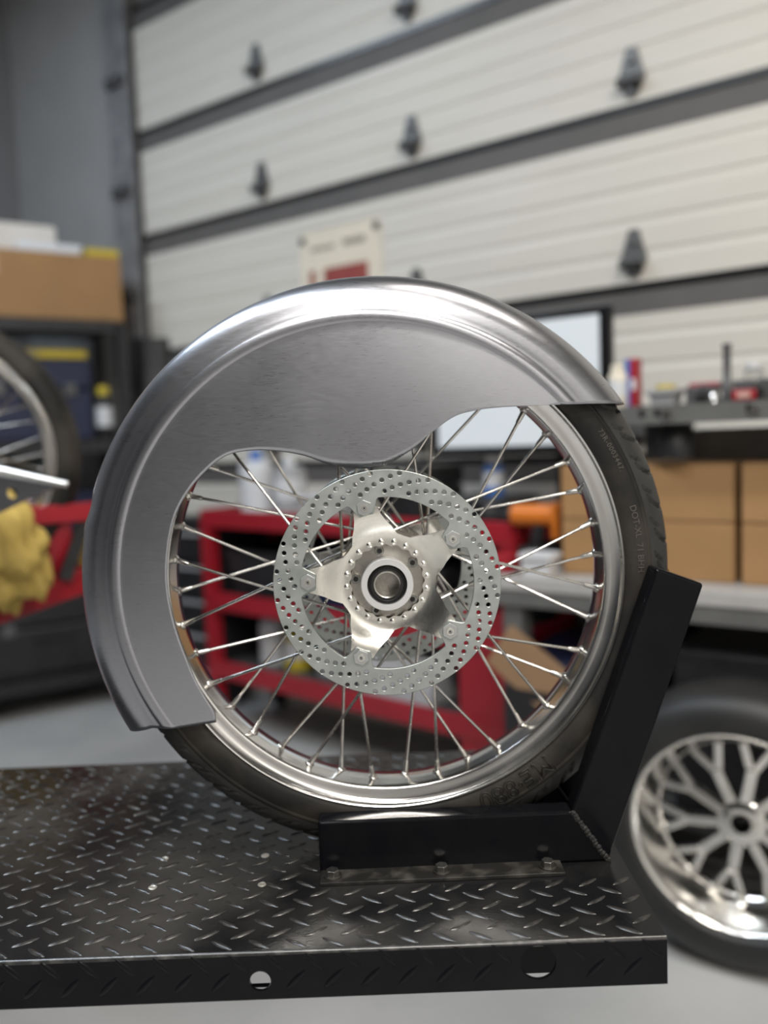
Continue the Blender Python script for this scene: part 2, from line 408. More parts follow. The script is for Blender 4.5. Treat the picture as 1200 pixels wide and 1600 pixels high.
tyre_text('73R-0003447.', math.radians(33.0), .3020, .0060, spacing=1.15)
# --- rim
rp = [(-.0335, .2848), (-.0352, .2843), (-.0362, .2828), (-.0356, .2812), (-.0338, .2802), (-.0325, .2800), (-.0318, .2790), (-.0300, .2770), (-.0285, .2735), (-.0276, .2690), (-.0270, .2650), (-.0264, .2630),
      (-.0254, .2618), (-.0238, .2612), (-.0180, .2603), (-.0100, .2588), (-.0050, .2580), (0, .2578)]
rp = rp+[(-y, r) for y, r in rp[-2::-1]]
rp += [(.030, .2835), (.026, .270), (0, .2655), (-.026, .270), (-.030, .2835)]
rim = wpart(MB().lathe(rp, 240, 'Y', closed=True), 'rim', M['alu_rim'], angle=50)
def dark_inside(me, r, x=0, z=0):                     # the socket in a screw head
    me.materials.append(M['dark_hole'])
    for p in me.polygons:
        if math.hypot(p.center.x-x, p.center.z-z) < r: p.material_index = 1
# --- hub
hp = [(-.0545, .0), (-.0545, .0425), (-.050, .0435), (-.047, .0435), (-.047, .058), (-.042, .060), (-.038, .058), (-.036, .040), (-.02, .027), (0, .024)]
hp = hp+[(-y, r) for y, r in hp[-2::-1]]
hub = wpart(MB().lathe(hp, 96, 'Y'), 'hub', M['hub'], angle=30)
for sg in (-1, 1):
    wpart(MB().lathe([(sg*.054, .0285), (sg*.066, .0285), (sg*.084, .0300), (sg*.0855, .0292), (sg*.0855, .0228), (sg*.080, .0222)], 72, 'Y'), 'collar', M['collar'], parent=hub, angle=30)
    wpart(MB().lathe([(sg*.0815, .0226), (sg*.0828, .0215), (sg*.0815, .0205), (sg*.0825, .0192), (sg*.0815, .0180), (sg*.0815, .0152)], 60, 'Y'), 'seal', M['seal'], parent=hub)
    wpart(MB().lathe([(sg*.070, .0160), (sg*.0835, .0160), (sg*.0845, .0152), (sg*.0840, .0138), (sg*.060, .0132), (sg*.030, .0132)], 60, 'Y'), 'bearing', M['race'], parent=hub, angle=30)
    screw = MB().cyl((0, 0, 0), (0, sg*.0055, 0), .0058, n=20).lathe([(sg*.0055, .0058), (sg*.0055, .0030), (sg*.0025, .0028), (sg*.0025, 0)], 20, 'Y')
    sme = screw.mesh('hub_screw', M['screw'], True, 30); dark_inside(sme, .0031)
    for a in (102, 34, 174, 248, 322):
        inst(sme, 'hub_screw', hub, (.0365*math.cos(math.radians(a)), sg*.0545, .0365*math.sin(math.radians(a))))
# --- discs and carriers
ARMS = [32.5+72*k for k in range(5)]
def disc_outlines():
    outer = [(.1303*math.cos(2*PI*i/240), .1303*math.sin(2*PI*i/240)) for i in range(240)]
    inner = []
    for i in range(360):
        a = i; d = min(abs((a-b+180) % 360-180) for b in ARMS)
        t = min(1, max(0, (d-5.5)/5.0)); t = t*t*(3-2*t)
        r = .0815*(1-t)+.0992*t; q = math.radians(a); inner.append((r*math.cos(q), r*math.sin(q)))
    holes = []
    for l in range(24):
        for k in range(6):
            r = .1269-.0042*k; q = math.radians(156.6+15*l+4.6*k); holes.append(circle(r*math.cos(q), r*math.sin(q), .0027, 10))
    return outer, [inner]+holes
do, dh = disc_outlines()
dm = plate_mb(do, dh, .005)
def carrier_mb():
    out = []
    for a in ARMS:
        q = math.radians(a); ca, sa = math.cos(q), math.sin(q)
        loc = [(.0565*math.cos(math.radians(-36)), .0565*math.sin(math.radians(-36))), (.0575*math.cos(math.radians(-28)), .0575*math.sin(math.radians(-28))), (.0620, -.0230), (.070, -.0188), (.079, -.0157), (.0885, -.0135),
               (.0885, .0135), (.079, .0157), (.070, .0188), (.0620, .0230), (.0575*math.cos(math.radians(28)), .0575*math.sin(math.radians(28)))]
        out += [(x*ca-y*sa, x*sa+y*ca) for x, y in loc]
    inner = [( (.0425+.0012*math.cos(20*q))*math.cos(q), (.0425+.0012*math.cos(20*q))*math.sin(q)) for q in [2*PI*i/120 for i in range(120)]]
    st = []
    for r in (.046, .050, .054, .058, .062, .067, .072, .077, .082):
        for i in range(90): st.append((r*math.cos(2*PI*i/90+r*40), r*math.sin(2*PI*i/90+r*40)))
    def yf(x, z):
        r = math.hypot(x, z); t = min(1, max(0, (r-.050)/.032)); t = t*t*(3-2*t)
        return -.0615 - .0115*t
    return plate_mb(out, [inner], .0075, yf, st)
cm = carrier_mb()
dome = MB().lathe([(0, .0036), (-.0009, .0033), (-.0016, .0022), (-.0019, 0)], 14, 'Y')
hexw = MB().prism(circle(0, 0, .0096, 6, PI/6), -.0036, 0, 'Y')
for sg in (-1, 1):
    S_ = Matrix.Diagonal((1, -sg, 1, 1))
    d_ = MB(); d_.v = [(x, (-.0769+y)*(-sg), z) for x, y, z in dm.v]; d_.f = dm.f
    disc = wpart(d_, 'brake_disc', M['disc'], smooth=False, bevel=.0005); disc.modifiers[0].segments = 1
    c_ = MB(); c_.v = [(x, y*(-sg), z) for x, y, z in cm.v]; c_.f = cm.f
    car = wpart(c_, 'disc_carrier', M['alu_carrier'], angle=40)
    for k in range(20):
        q = 2*PI*k/20+.1; o = inst(dome.mesh('spoke_head', M['screw'], True) if k == 0 else o.data, 'spoke_head', car, (.0470*math.cos(q), sg*.0615, .0470*math.sin(q)))
        if sg > 0: o.rotation_euler = (0, 0, PI)
    for a in ARMS:
        q = math.radians(a); x, z = .0905*math.cos(q), .0905*math.sin(q)
        b = MB().add(hexw.v, hexw.f); b.xf(Matrix.Translation((x, sg*.0769, z)) @ (Matrix.Rotation(PI, 4, 'Z') if sg > 0 else Matrix()) @ Matrix.Rotation(random.uniform(-.15, .15), 4, 'Y'))
        bt = wpart(b, 'disc_button', M['button'], smooth=False, parent=disc, bevel=.0006)
        sc = MB().lathe([(0, .0040), (-.0012, .0040), (-.0012, .0024), (.0005, .0022), (.0005, .0010), (-.0012, .0008), (-.0012, 0)], 16, 'Y')
        sc.xf(Matrix.Translation((x, sg*.0805, z)) @ (Matrix.Rotation(PI, 4, 'Z') if sg > 0 else Matrix()))
        dark_inside(wpart(sc, 'button_screw', M['screw'], parent=disc).data, .0023, x, z)
# --- 40 spokes with nipples
nip = MB()
nip.lathe([(-.0010, .0062), (.0012, .0055), (.0026, .0040), (.0030, .0034), (.0042, .0034), (.0150, .0029), (.0170, .0025), (.0172, .0019)], 12, 'Z')
nme = nip.mesh('nipple', M['steel'], True, 40)
for i in range(40):
    qr = math.radians(3+9*i); side = -1 if i % 2 else 1; lead = 1 if (i//2) % 2 else -1
    qh = qr + lead*math.radians(66 if lead > 0 else 62)
    h = Vector((.0525*math.cos(qh), side*.0425+side*lead*.003, .0525*math.sin(qh)))
    e = Vector((.2585*math.cos(qr), side*.006, .2585*math.sin(qr)))
    sp = wpart(MB().cyl(h, e, .0019, n=8), 'spoke', M['steel'])
    dz = (h-e).normalized(); x = dz.orthogonal().normalized(); y = dz.cross(x)
    Mt = Matrix((x, y, dz)).transposed().to_4x4(); Mt.translation = e
    inst(nme, 'nipple', sp, M=Mt)

# --- fender
C0 = (-.008, -.004); C1 = (-.016, .0045); FY = .0575
st = []                                              # (y, r, blend)
for k in range(11):
    p = k/10*PI/2; st.append((-.0530*math.sin(p)**.9, .318+.0425*math.cos(p), (k/10)**1.5))
st += [(-.0545, .3140, 1), (-.0553, .3105, 1), (-.0557, .3085, 1), (-.0566, .3068, 1), (-.0580, .3050, 1), (-.0586, .3020, 1), (-.0586, .2985, 1), (-.0583, .2962, 1), (-.0577, .2948, 1), (-.0575, .2935, 1)]
NU = 200
def ends(r, b):
    cx, cz = C0[0]+(C1[0]-C0[0])*b, C0[1]+(C1[1]-C0[1])*b
    zr = .1950+.001*b; zl = -.1780+.0120*b
    return cx, cz, math.asin((zr-cz)/r), PI-math.asin((zl-cz)/r)
def dent(q, y, r):                                   # the shallow dent in the crown at the front left
    a = math.degrees(q)
    return -.0022*math.exp(-((a-163.5)/2.2)**2)*math.exp(-((y+.030)/.016)**2) + .0011*math.exp(-((a-167.5)/1.6)**2)*math.exp(-((y+.030)/.02)**2)
OUT = [(.1945, .1963), (.1887, .1962), (.1336, .1954), (.1027, .1922), (.0813, .1857), (.0557, .1684), (.0338, .151), (.003, .1345), (-.0133, .1322), (-.0295, .1321), (-.0595, .1376), (-.0899, .1491), (-.1205, .1554),
       (-.1506, .1573), (-.1818, .1511), (-.2142, .1252), (-.2374, .0935), (-.2482, .0627), (-.2539, .0292), (-.2549, .0006), (-.2515, -.0297), (-.2456, -.0566), (-.2361, -.0875), (-.2284, -.1093), (-.2183, -.1305), (-.209, -.1480), (-.2079, -.1603)]
OUT = dense(OUT, 6)
oa = []
for x, z in OUT: oa.append(math.atan2(z-C1[1], x-C1[0]) % (2*PI))
def inner_at(q):
    for i in range(len(oa)-1):
        if oa[i] <= q <= oa[i+1]+1e-9:
            t = (q-oa[i])/max(1e-9, oa[i+1]-oa[i]); return (OUT[i][0]+(OUT[i+1][0]-OUT[i][0])*t, OUT[i][1]+(OUT[i+1][1]-OUT[i][1])*t)
    return OUT[-1] if q > oa[-1] else OUT[0]
full = [(-y, r, b) for y, r, b in st[:0:-1]] + st     # far side mirrored, then near side
full = [(FY, .279, 1)] + full                         # the far side ends in a narrow flange
NS = 18; shell = MB(); k = len(full)+NS
for i in range(NU+1):
    for (y, r, b) in full:
        cx, cz, a0, a1 = ends(r, b); q = a0+(a1-a0)*i/NU; rr = r+dent(q, y, r)
        shell.v.append((cx+rr*math.cos(q), y, cz+rr*math.sin(q)))
    cx, cz, a0, a1 = ends(.2935, 1); q = a0+(a1-a0)*i/NU; B = (cx+.2935*math.cos(q), cz+.2935*math.sin(q))
    I = inner_at(oa[0]+(oa[-1]-oa[0])*i/NU)
    for j in range(1, NS+1):
        t = j/NS; x, z = B[0]+(I[0]-B[0])*t, B[1]+(I[1]-B[1])*t; r = math.hypot(x-cx, z-cz)
        shell.v.append((x, -FY-.0022*math.sin(PI*min(1, max(0, (.2935-r)/.17))), z))   # the sheet bellies out very slightly
for i in range(NU):
    for l in range(k-1): shell.f.append((i*k+l, i*k+l+1, (i+1)*k+l+1, (i+1)*k+l))
fo_ = shell.build('front_fender', M['alu_brushed'], None, smooth=True, angle=60, loc=(0, 0, HZ))
s_ = fo_.modifiers.new('sheet', 'SOLIDIFY'); s_.thickness = .0016; s_.offset = 0
tag(fo_, 'bare brushed aluminium wraparound fender covering the top of the spoked wheel', 'fender')

# --- lift table with tread plate deck
lift = thing('lift_table', 'black tread plate lift table carrying the spoked wheel', 'lift table', (0, 0, 0))
XR, XL, YF_, YB = .2685, -1.05, -.2195, .306; LIP = .0505; TH = .004
XYR = [(XL, YF_+.003), (XR, YF_+.003), (XR, YB), (XL, YB)]
MB().box(((XL+XR)/2, (YF_+.003+YB)/2, DECK-TH/2), (XR-XL, YB-YF_-.003, TH)).build('deck_plate', M['deck'], lift)
MB().cyl((XL, YF_+.0035, DECK-.0035), (XR, YF_+.0035, DECK-.0035), .0035, n=16).build('folded_edge', M['edge'], lift, smooth=True)
lo = [(XL, DECK-LIP), (XR, DECK-LIP), (XR, DECK-.0035), (XL, DECK-.0035)]
hz = HZ
lipm = plate_mb(lo, [circle(-.1440, hz-.3770, .0107, 24), circle(.1378, hz-.3685, .0182, 32)], TH)
lipm.v = [(x, y+YF_, z) for x, y, z in lipm.v]
lipm.build('front_lip', M['black_paint'], lift)
MB().box(((XL+XR)/2, YB-.002, DECK-TH-LIP/2), (XR-XL, .004, LIP)).build('rear_lip', M['black_paint'], lift)
MB().box((XR-.002, (YF_+YB)/2, DECK-TH-LIP/2), (.004, YB-YF_-.016, LIP)).build('end_lip', M['black_paint'], lift)
MB().box((.14, -.10, .6637), (.17, .02, .1026)).build('pivot_bracket', M['black_paint'], lift)
MB().cyl((XL+.1, -.10, .604), (.06, -.10, .604), .0022, n=8).build('release_cable', M['black_paint'], lift, smooth=True)
MB().box(((XL+XR)/2-.2, YB-.14, DECK-TH-.025), (XR-XL-.5, .05, .05)).build('frame_rail', M['black_paint'], lift)
MB().bar((-.44, YF_+.05, DECK-LIP), (-.98, YF_+.05, .10), .05, .03).build('scissor_arm', M['black_paint'], lift, bevel=.003)
MB().bar((-.44, YB-.05, DECK-LIP), (-.98, YB-.05, .10), .05, .03).build('scissor_arm', M['black_paint'], lift, bevel=.003)
MB().bar((-1.0, YF_+.09, DECK-LIP), (-.50, YF_+.09, .10), .05, .03).build('scissor_arm', M['black_paint'], lift, bevel=.003)
MB().bar((-1.0, YB-.09, DECK-LIP), (-.50, YB-.09, .10), .05, .03).build('scissor_arm', M['black_paint'], lift, bevel=.003)
MB().box((-.76, YF_+.07, .04), (.75, .09, .08)).box((-.76, YB-.07, .04), (.75, .09, .08)).box((-1.1, .04, .04), (.08, .5, .08)).build('base_frame', M['black_paint'], lift, bevel=.004)
# raised lugs
def lug_mesh(name):
    L_, w_, h_ = .0145, .0034, .0014; ol = []
    for i in range(10):
        q = 2*PI*i/10; ol.append((L_*math.cos(q), w_*math.copysign(abs(math.sin(q))**1.3, math.sin(q))))
    m = MB(); m.v = [(x, y, 0) for x, y in ol]+[(x*.80, y*.45, h_) for x, y in ol]
    m.f = [(i, (i+1) % 10, 10+(i+1) % 10, 10+i) for i in range(10)]+[tuple(range(10, 20))]
    return m
lug = lug_mesh('tread_lug'); lme = lug.mesh('tread_lug', M['lug'], True, 60); lme2 = lug.mesh('tread_lug', M['black_paint'], True, 60)
LT = []
P_ = .038
for j in range(-2, 28):
    for i in range(-40, 12):
        v = j*P_/2; x = i*P_ + (j % 2)*P_/2 + .006; sgn = 1 if j % 2 else -1
        if j <= -1 or x < XL+.02 or x > XR-.006: continue
        y = YF_+.0135+v
        if y > YB-.012: continue
        if -.105 < x < .262 and -.097 < y < -.03: continue
        LT.append((Vector((x, y, DECK)), (0, 0, sgn*math.radians(34)), lme, False))
for j in range(0, 3):
    for i in range(-40, 12):
        x = i*P_ + ((j+1) % 2)*P_/2 + .006; sgn = 1 if j % 2 == 0 else -1
        z = DECK-.0115-j*P_/2
        if x < XL+.02 or x > XR-.010 or z < DECK-LIP+.008: continue
        if math.hypot(x+.1440, z-(hz-.3770)) < .0107+.009 or math.hypot(x-.1378, z-(hz-.3685)) < .0182+.009: continue
        LT.append((Vector((x, YF_, z)), (PI/2, -sgn*math.radians(44), 0), lme2, True))
def seen(p):
    d = p-CAM; z = d.dot(CF); px = 600+FPX*d.dot(CR)/z; py = 800-FPX*d.dot(CU)/z
    return (-10 < px < 1210 and py < 1605), z
LT.sort(key=lambda q: (not seen(q[0])[0], seen(q[0])[1]))
rest = MB()
for k, (p, ro, me, lip_) in enumerate(LT):
    Mx = Matrix.Translation(p) @ (Matrix.Rotation(PI/2, 4, 'X') @ Matrix.Rotation(ro[1], 4, 'Z') if lip_ else Matrix.Rotation(ro[2], 4, 'Z'))
    if k < 290: inst(me, 'tread_lug', lift, M=Mx)
    else: t_ = MB().add(lug.v, lug.f).xf(Mx); rest.add(t_.v, t_.f)
o = rest.build('tread_lugs', M['lug'], lift, smooth=True, angle=60); o['kind'] = 'stuff'
rv = MB().lathe([(0, .0052), (.0006, .0050), (.0010, .0038), (.0006, .0030), (.0006, 0)], 16, 'Z').mesh('rivet', M['rivet'], True)
for x, y in ((-.287, -.086), (-.2906, -.018), (-.1647, -.020), (-.159, -.0885)): inst(rv, 'rivet', lift, (x, y, DECK))

# --- wheel chock: near and far V frames of square tube, mitred and welded, bolted through flat strips
chock = thing('wheel_chock', 'black square tube wheel chock bolted to the tread plate deck', 'wheel chock', (0, 0, DECK), math.radians(.6))
ch = .0635
near = [(-.0935, 0), (.2500, 0), (.2075, ch), (-.0935, ch)]
up = [(.2500, 0), (.3660, .3290), (.3105, .3510), (.2075, ch)]
for sg, yc in ((-1, -.0545), (1, .0555)):
    y0, y1 = yc-.0145, yc+.0145
    MB().prism(near, y0, y1, 'Y').build('base_tube', M['black_paint'], chock, bevel=.0035, seg=3)
    MB().prism(up, y0, y1, 'Y').build('upright_tube', M['black_paint'], chock, bevel=.0035, seg=3)
    wb = MB(); rnd = random.Random(3)
    yy = y0 if sg < 0 else y1
    for k in range(16):
        t = (k+.5)/16; x = .2075+(.2500-.2075)*t; z = ch*(1-t)
        wb.lathe([(-.0016, .0002), (-.0010, .0030), (0, .0036+rnd.uniform(-.0004, .0006)), (.0010, .0030), (.0016, .0002)], 8, 'Y', (x+rnd.uniform(-.0008, .0008), yy, z))
    wb.build('weld_bead', M['weld'], chock, smooth=True)
    ys = y0-.014 if sg < 0 else y1+.014
    stp = MB().box((.0500, ys, .0022), (.284, .030, .0044)).build('mounting_strip', M['strip'], chock, bevel=.0008)
    for x in (-.0775, .0500, .1745):
        bolt = MB().cyl((0, 0, 0), (0, 0, .0016), .0105, n=24).build('washer', M['strip'], chock, smooth=True, loc=(x, ys, .0044))
        MB().cyl((0, 0, .0016), (0, 0, .0082), .0080, .0076, n=6).build('hex_bolt', M['bolt'], bolt, bevel=.0006)
MB().box((.338, 0, .300), (.030, .084, .040), M=Matrix.Rotation(math.radians(20), 3, 'Y')).build('cross_brace', M['black_paint'], chock, bevel=.003)

# ================================================================== BACKGROUND
def carton(name, label, loc, rz, d, m='card', tape=True, flap=True, group=None, cat='box'):
    t = thing(name, label, cat, loc, rz, group); x, y, z = d
    MB().box((0, 0, z/2), d).build('body', M[m], t, bevel=.004)
    if tape:
        MB().box((0, -y/2-.0006, z-.05), (.05, .001, .10)).box((0, 0, z+.0006), (.05, y, .001)).build('tape', M['tape'], t)
    if flap:
        MB().box((-x/4, -.001, z+.002), (x/2-.004, y-.004, .004)).box((x/4, .001, z+.002), (x/2-.004, y-.004, .004)).build('flap', M[m], t)
    return t
def can(name, label, loc, r, h, body, cap, cat='can', neck=.6, capr=.7):
    t = thing(name, label, cat, loc)
    MB().lathe([(0, 0), (0, r*.94), (h*.02, r), (h*.72, r), (h*.78, r*.93), (h*.84, r*neck), (h*.84, 0)], 24).build('body', M[body], t, smooth=True)
    MB().lathe([(h*.84, r*capr), (h*.98, r*capr), (h, r*capr*.9), (h, 0)], 20).build('cap', M[cap], t, smooth=True)
    MB().lathe([(h*.25, r*1.004), (h*.62, r*1.004)], 24).build('band', M['white_plastic'], t, smooth=True)
    return t
def tray(name, label, loc, rz, d, m, cat='bin'):
    t = thing(name, label, cat, loc, rz); x, y, z = d; k = .82
    b = MB(); o = [(x/2, y/2), (-x/2, y/2), (-x/2, -y/2), (x/2, -y/2)]; th = .006
    b.v = [(px*k, py*k, 0) for px, py in o]+[(px, py, z) for px, py in o]+[(px-math.copysign(th, px), py-math.copysign(th, py), z) for px, py in o]+[(px*k*.96, py*k*.96, th) for px, py in o]
    b.f = [(0, 1, 2, 3)]+[(i, (i+1) % 4, 4+(i+1) % 4, 4+i) for i in range(4)]+[(4+i, 4+(i+1) % 4, 8+(i+1) % 4, 8+i) for i in range(4)]+[(8+i, 8+(i+1) % 4, 12+(i+1) % 4, 12+i) for i in range(4)]+[(15, 14, 13, 12)]
    b.build('shell', M[m], t)
    r = MB()
    for a, c in ((0, 1), (1, 2), (2, 3), (3, 0)): r.bar((*o[a], z), (*o[c], z), .014, .014)
    r.build('rolled_rim', M[m], t, bevel=.003)
    return t
def case(name, label, loc, rz, d, m, cat='case', latch='galv_dark'):
    t = thing(name, label, cat, loc, rz); x, y, z = d
    MB().box((0, 0, z*.31), (x, y, z*.62)).build('body', M[m], t, bevel=.012)
    MB().box((0, 0, z*.82), (x*1.01, y*1.01, z*.36)).build('lid', M[m], t, bevel=.012)
    for s in (-1, 1): MB().box((s*x*.3, -y/2-.006, z*.62), (.05, .012, .05)).build('latch', M[latch], t, bevel=.003)
    MB().bar((-x*.12, -y/2-.02, z*.5), (x*.12, -y/2-.02, z*.5), .016, .016).bar((-x*.12, -y/2, z*.5), (-x*.12, -y/2-.02, z*.5), .016, .016).bar((x*.12, -y/2, z*.5), (x*.12, -y/2-.02, z*.5), .016, .016).build('handle', M['black_plastic'], t)
    return t

# --- poster on the door
tt, zt = onN(465, 365, 2.835); tt2, zt2 = onN(592, 340, 2.835)
pw = tt2-tt; ph = .62; ztop = (zt+zt2)/2
poster = thing('poster', 'cream poster with a maroon panel pinned to the white door', 'poster', W((tt+tt2)/2, 2.846, ztop-ph), RZ)
MB().box((0, 0, ph/2), (pw, .003, ph)).build('sheet', M['paper'], poster)
MB().box((-.01, -.0025, ph/2-.045), (pw*.72, .002, ph*.62)).build('maroon_panel', M['maroon'], poster)
MB().box((-.11, -.004, ph-.19), (.045, .001, .09)).build('pale_mark', M['paper'], poster)
MB().box((-.09, -.0022, ph-.075), (.13, .001, .018)).box((.08, -.0022, ph-.07), (.12, .001, .026)).build('faded_print', M['ink'], poster)
for s in (-1, 1):
    MB().lathe([(0, .016), (-.008, .016), (-.012, .012), (-.012, 0)], 16, 'Y', (s*(pw/2-.02), -.002, ph-.03)).build('magnet', M['galv_dark'], poster, smooth=True)

# --- left: rack with cartons
ra = math.radians(33)
KS = 1.17; RO = CAM + (Vector((-1.03, 2.50, CAM.z))-CAM)*KS; RO.z = CAM.z*(1-KS); rx = Vector((math.cos(ra), math.sin(ra), 0)); ry = Vector((-math.sin(ra), math.cos(ra), 0))
rack = thing('storage_rack', 'black steel storage rack standing at the pale wall', 'rack', RO, ra)
RW, RDp = 1.25, .40; rack.scale = (KS,)*3; zf = -RO.z/KS
for a in (-RW, .0):
    for b in (.02, RDp-.02): MB().box((a-.02, b, (zf+1.75)/2), (.04, .04, 1.75-zf)).build('post', M['black_plastic'], rack)
for z in (.32, .80, 1.26, 1.74):
    s = MB().box((-RW/2-.02, RDp/2, z), (RW, RDp, .025)).build('shelf', M['black_plastic'], rack)
    MB().box((-RW/2-.02, -.006, z-.012), (RW-.06, .014, .05)).build('beam_edge', M['black_plastic'], s)
def rk(x, y, z): return RO + (rx*x + ry*y + Vector((0, 0, z)))*KS
n_before = set(bpy.data.objects)
zb = 1.7535
carton('carton', 'long brown cardboard carton on top of the black rack', rk(-.50, .20, zb), ra, (.99, .38, .255))
fo = thing('foam_block', 'off-white foam packing block lying on the long brown carton', 'foam block', rk(-.62, .25, zb+.260), ra)
MB().box((0, 0, .065), (.80, .22, .13)).build('block', M['foam'], fo, bevel=.008)
MB().box((-.05, -.111, .065), (.30, .006, .05)).build('recess', M['foam'], fo)
carton('carton', 'small dark brown carton stacked on the white foam block', rk(-.78, .25, zb+.391), ra, (.44, .20, .13), 'card_dark', False)
st_ = thing('paper_stack', 'white papers lying on the right end of the brown carton', 'papers', rk(-.28, .075, zb+.261), ra)
for k in range(3): MB().box((.005*k, .004*k, .006+.012*k), (.24, .11, .011)).build('sheet_bundle', M['white_plastic'], st_)
yp = thing('yellow_pad', 'yellow pad beside the white papers on the carton', 'pad', rk(-.07, .075, zb+.261), ra)
MB().box((0, 0, .014), (.13, .11, .028)).build('pages', M['yellow'], yp, bevel=.002)
MB().box((0, .055, .015), (.132, .02, .032)).build('binding', M['paper'], yp)
case('tool_case', 'black tool case on the shelf under the brown carton', rk(-.85, .20, 1.273), ra, (.42, .30, .27), 'black_plastic')
case('tool_case', 'navy tool case on the shelf under the brown carton', rk(-.36, .21, 1.273), ra, (.44, .30, .33), 'navy')
lv = thing('spirit_level', 'yellow spirit level lying on the navy case on the rack', 'level', rk(-.36, .08, 1.273+.3335), ra)
MB().box((0, 0, .016), (.42, .03, .032)).build('beam', M['yellow'], lv, bevel=.003)
MB().box((0, -.0155, .016), (.05, .002, .018)).build('vial', M['glass'], lv)
can('spray_can', 'yellow capped black spray can on the rack beside the navy case', rk(-.09, .08, 1.273), .035, .22, 'black_plastic', 'yellow')
tray('storage_bin', 'navy open storage bin on the middle rack shelf', rk(-.28, .21, .8130), ra, (.40, .30, .24), 'navy')
tray('storage_bin', 'black open storage bin on the middle rack shelf', rk(-.80, .21, .8130), ra, (.42, .30, .26), 'black_plastic')
carton('carton', 'small pale pink carton on the middle rack shelf', rk(-.53, .05, .8130), ra, (.09, .08, .16), 'pink', False, False)
case('tool_case', 'large black case on the lowest rack shelf', rk(-.36, .20, .3330), ra, (.56, .32, .32), 'black_plastic')
case('tool_case', 'navy case at the left of the lowest rack shelf', rk(-.93, .20, .3330), ra, (.46, .32, .30), 'navy')
# black tool bag hanging off the rack's end
bag = thing('tool_bag', 'black fabric tool bag beside the right post of the rack', 'bag', rk(.17, .12, zf), ra)
bb = MB(); rnd = random.Random(5)
for i in range(20):
    h = i/19; r = .10+.05*math.sin(PI*min(1, h*1.15))
    for k in range(16):
        q = 2*PI*k/16; rr = r*(1+.10*math.sin(3*q+5*h)+.05*rnd.uniform(-1, 1)); bb.v.append((rr*math.cos(q), rr*.75*math.sin(q), 1.70*h-zf*h))
for i in range(19):
    for k in range(16): bb.f.append((i*16+k, i*16+(k+1) % 16, (i+1)*16+(k+1) % 16, (i+1)*16+k))
bb.f += [tuple(range(16))[::-1], tuple(range(19*16, 20*16))]
bb.build('body', M['black_plastic'], bag, smooth=True, angle=80)
MB().box((0, -.105, 1.15), (.14, .05, .22)).build('pocket', M['black_plastic'], bag, bevel=.015)
MB().box((.0, -.13, 1.30), (.10, .03, .05)).build('pocket_label', M['grey_plastic'], bag, bevel=.004)
can('bottle', 'white bottle with yellow cap standing on the floor before the rack', rk(-.10, -.16, zf), .05, .24, 'white_plastic', 'yellow', 'bottle')

for o_ in set(bpy.data.objects)-n_before:
    if o_.parent is None and o_.get('category'): o_.scale = (KS,)*3

# --- left: spoked wheel on red motorcycle lift
lw = U(-118, 716, 1.97)
w2 = thing('spoked_wheel', 'large black spoked motorcycle wheel standing on the red lift', 'wheel', lw-Vector((0, 0, .349)), math.radians(22))
o2 = (0, 0, .349)
ty2 = MB().lathe([(y*1.1, r*1.0) for y, r in half]+[(-y*1.1, r) for y, r in half[::-1]], 96, 'Y').build('tyre', M['tyre'], w2, smooth=True, loc=o2)
MB().lathe([(-.042, .286), (-.044, .282), (-.036, .276), (-.033, .262), (-.02, .258), (.02, .258), (.033, .262), (.036, .276), (.044, .282), (.042, .286), (.02, .268), (-.02, .268)], 96, 'Y', closed=True).build('rim', M['chrome'], w2, smooth=True, loc=o2)
MB().lathe([(-.06, 0), (-.06, .03), (-.045, .055), (-.035, .055), (-.03, .03), (.03, .03), (.035, .055), (.045, .055), (.06, .03), (.06, 0)], 40, 'Y').build('hub', M['chrome'], w2, smooth=True, loc=o2)
for i in range(40):
    qr = math.radians(9*i); side = -1 if i % 2 else 1; lead = 1 if (i//2) % 2 else -1; qh = qr+lead*math.radians(65)
    MB().cyl((.05*math.cos(qh), side*.04, .05*math.sin(qh)), (.26*math.cos(qr), side*.006, .26*math.sin(qr)), .0022, n=6).build('spoke', M['steel'], w2, smooth=True, loc=o2)
rl = thing('red_lift', 'red steel motorcycle lift at the left behind the wheel', 'lift', (lw.x, lw.y, 0))
def rlp(px, py, d): return U(px, py, d)-Vector((lw.x, lw.y, 0))
A = rlp(-260, 1040, 1.72); B = rlp(205, 878, 2.30)
MB().bar(A, B, .065, .062).build('main_beam', M['red'], rl, bevel=.004)
MB().bar(rlp(40, 806, 2.02), rlp(165, 797, 2.16), .05, .045).build('wheel_arm', M['red'], rl, bevel=.004)
MB().bar(rlp(92, 815, 2.08), rlp(88, 905, 2.12), .055, .03).build('arm_post', M['red'], rl, bevel=.003)
MB().bar(rlp(135, 800, 2.12), rlp(100, 905, 2.1), .03, .03).build('brace', M['black_plastic'], rl)
zc = lw.z-.351
MB().box((0, 0, zc-.012), (.34, .16, .02)).build('wheel_cradle', M['red'], rl, bevel=.003)
MB().bar((0, 0, zc-.02), (-.02, .02, .80), .06, .06).build('cradle_post', M['red'], rl)
MB().bar((-.02, .02, .92), (-.02, .02, .06), .10, .10).build('column', M['red'], rl, bevel=.004)
MB().box((-.02, .02, .03), (.30, .50, .06)).build('base', M['black_plastic'], rl, bevel=.006)
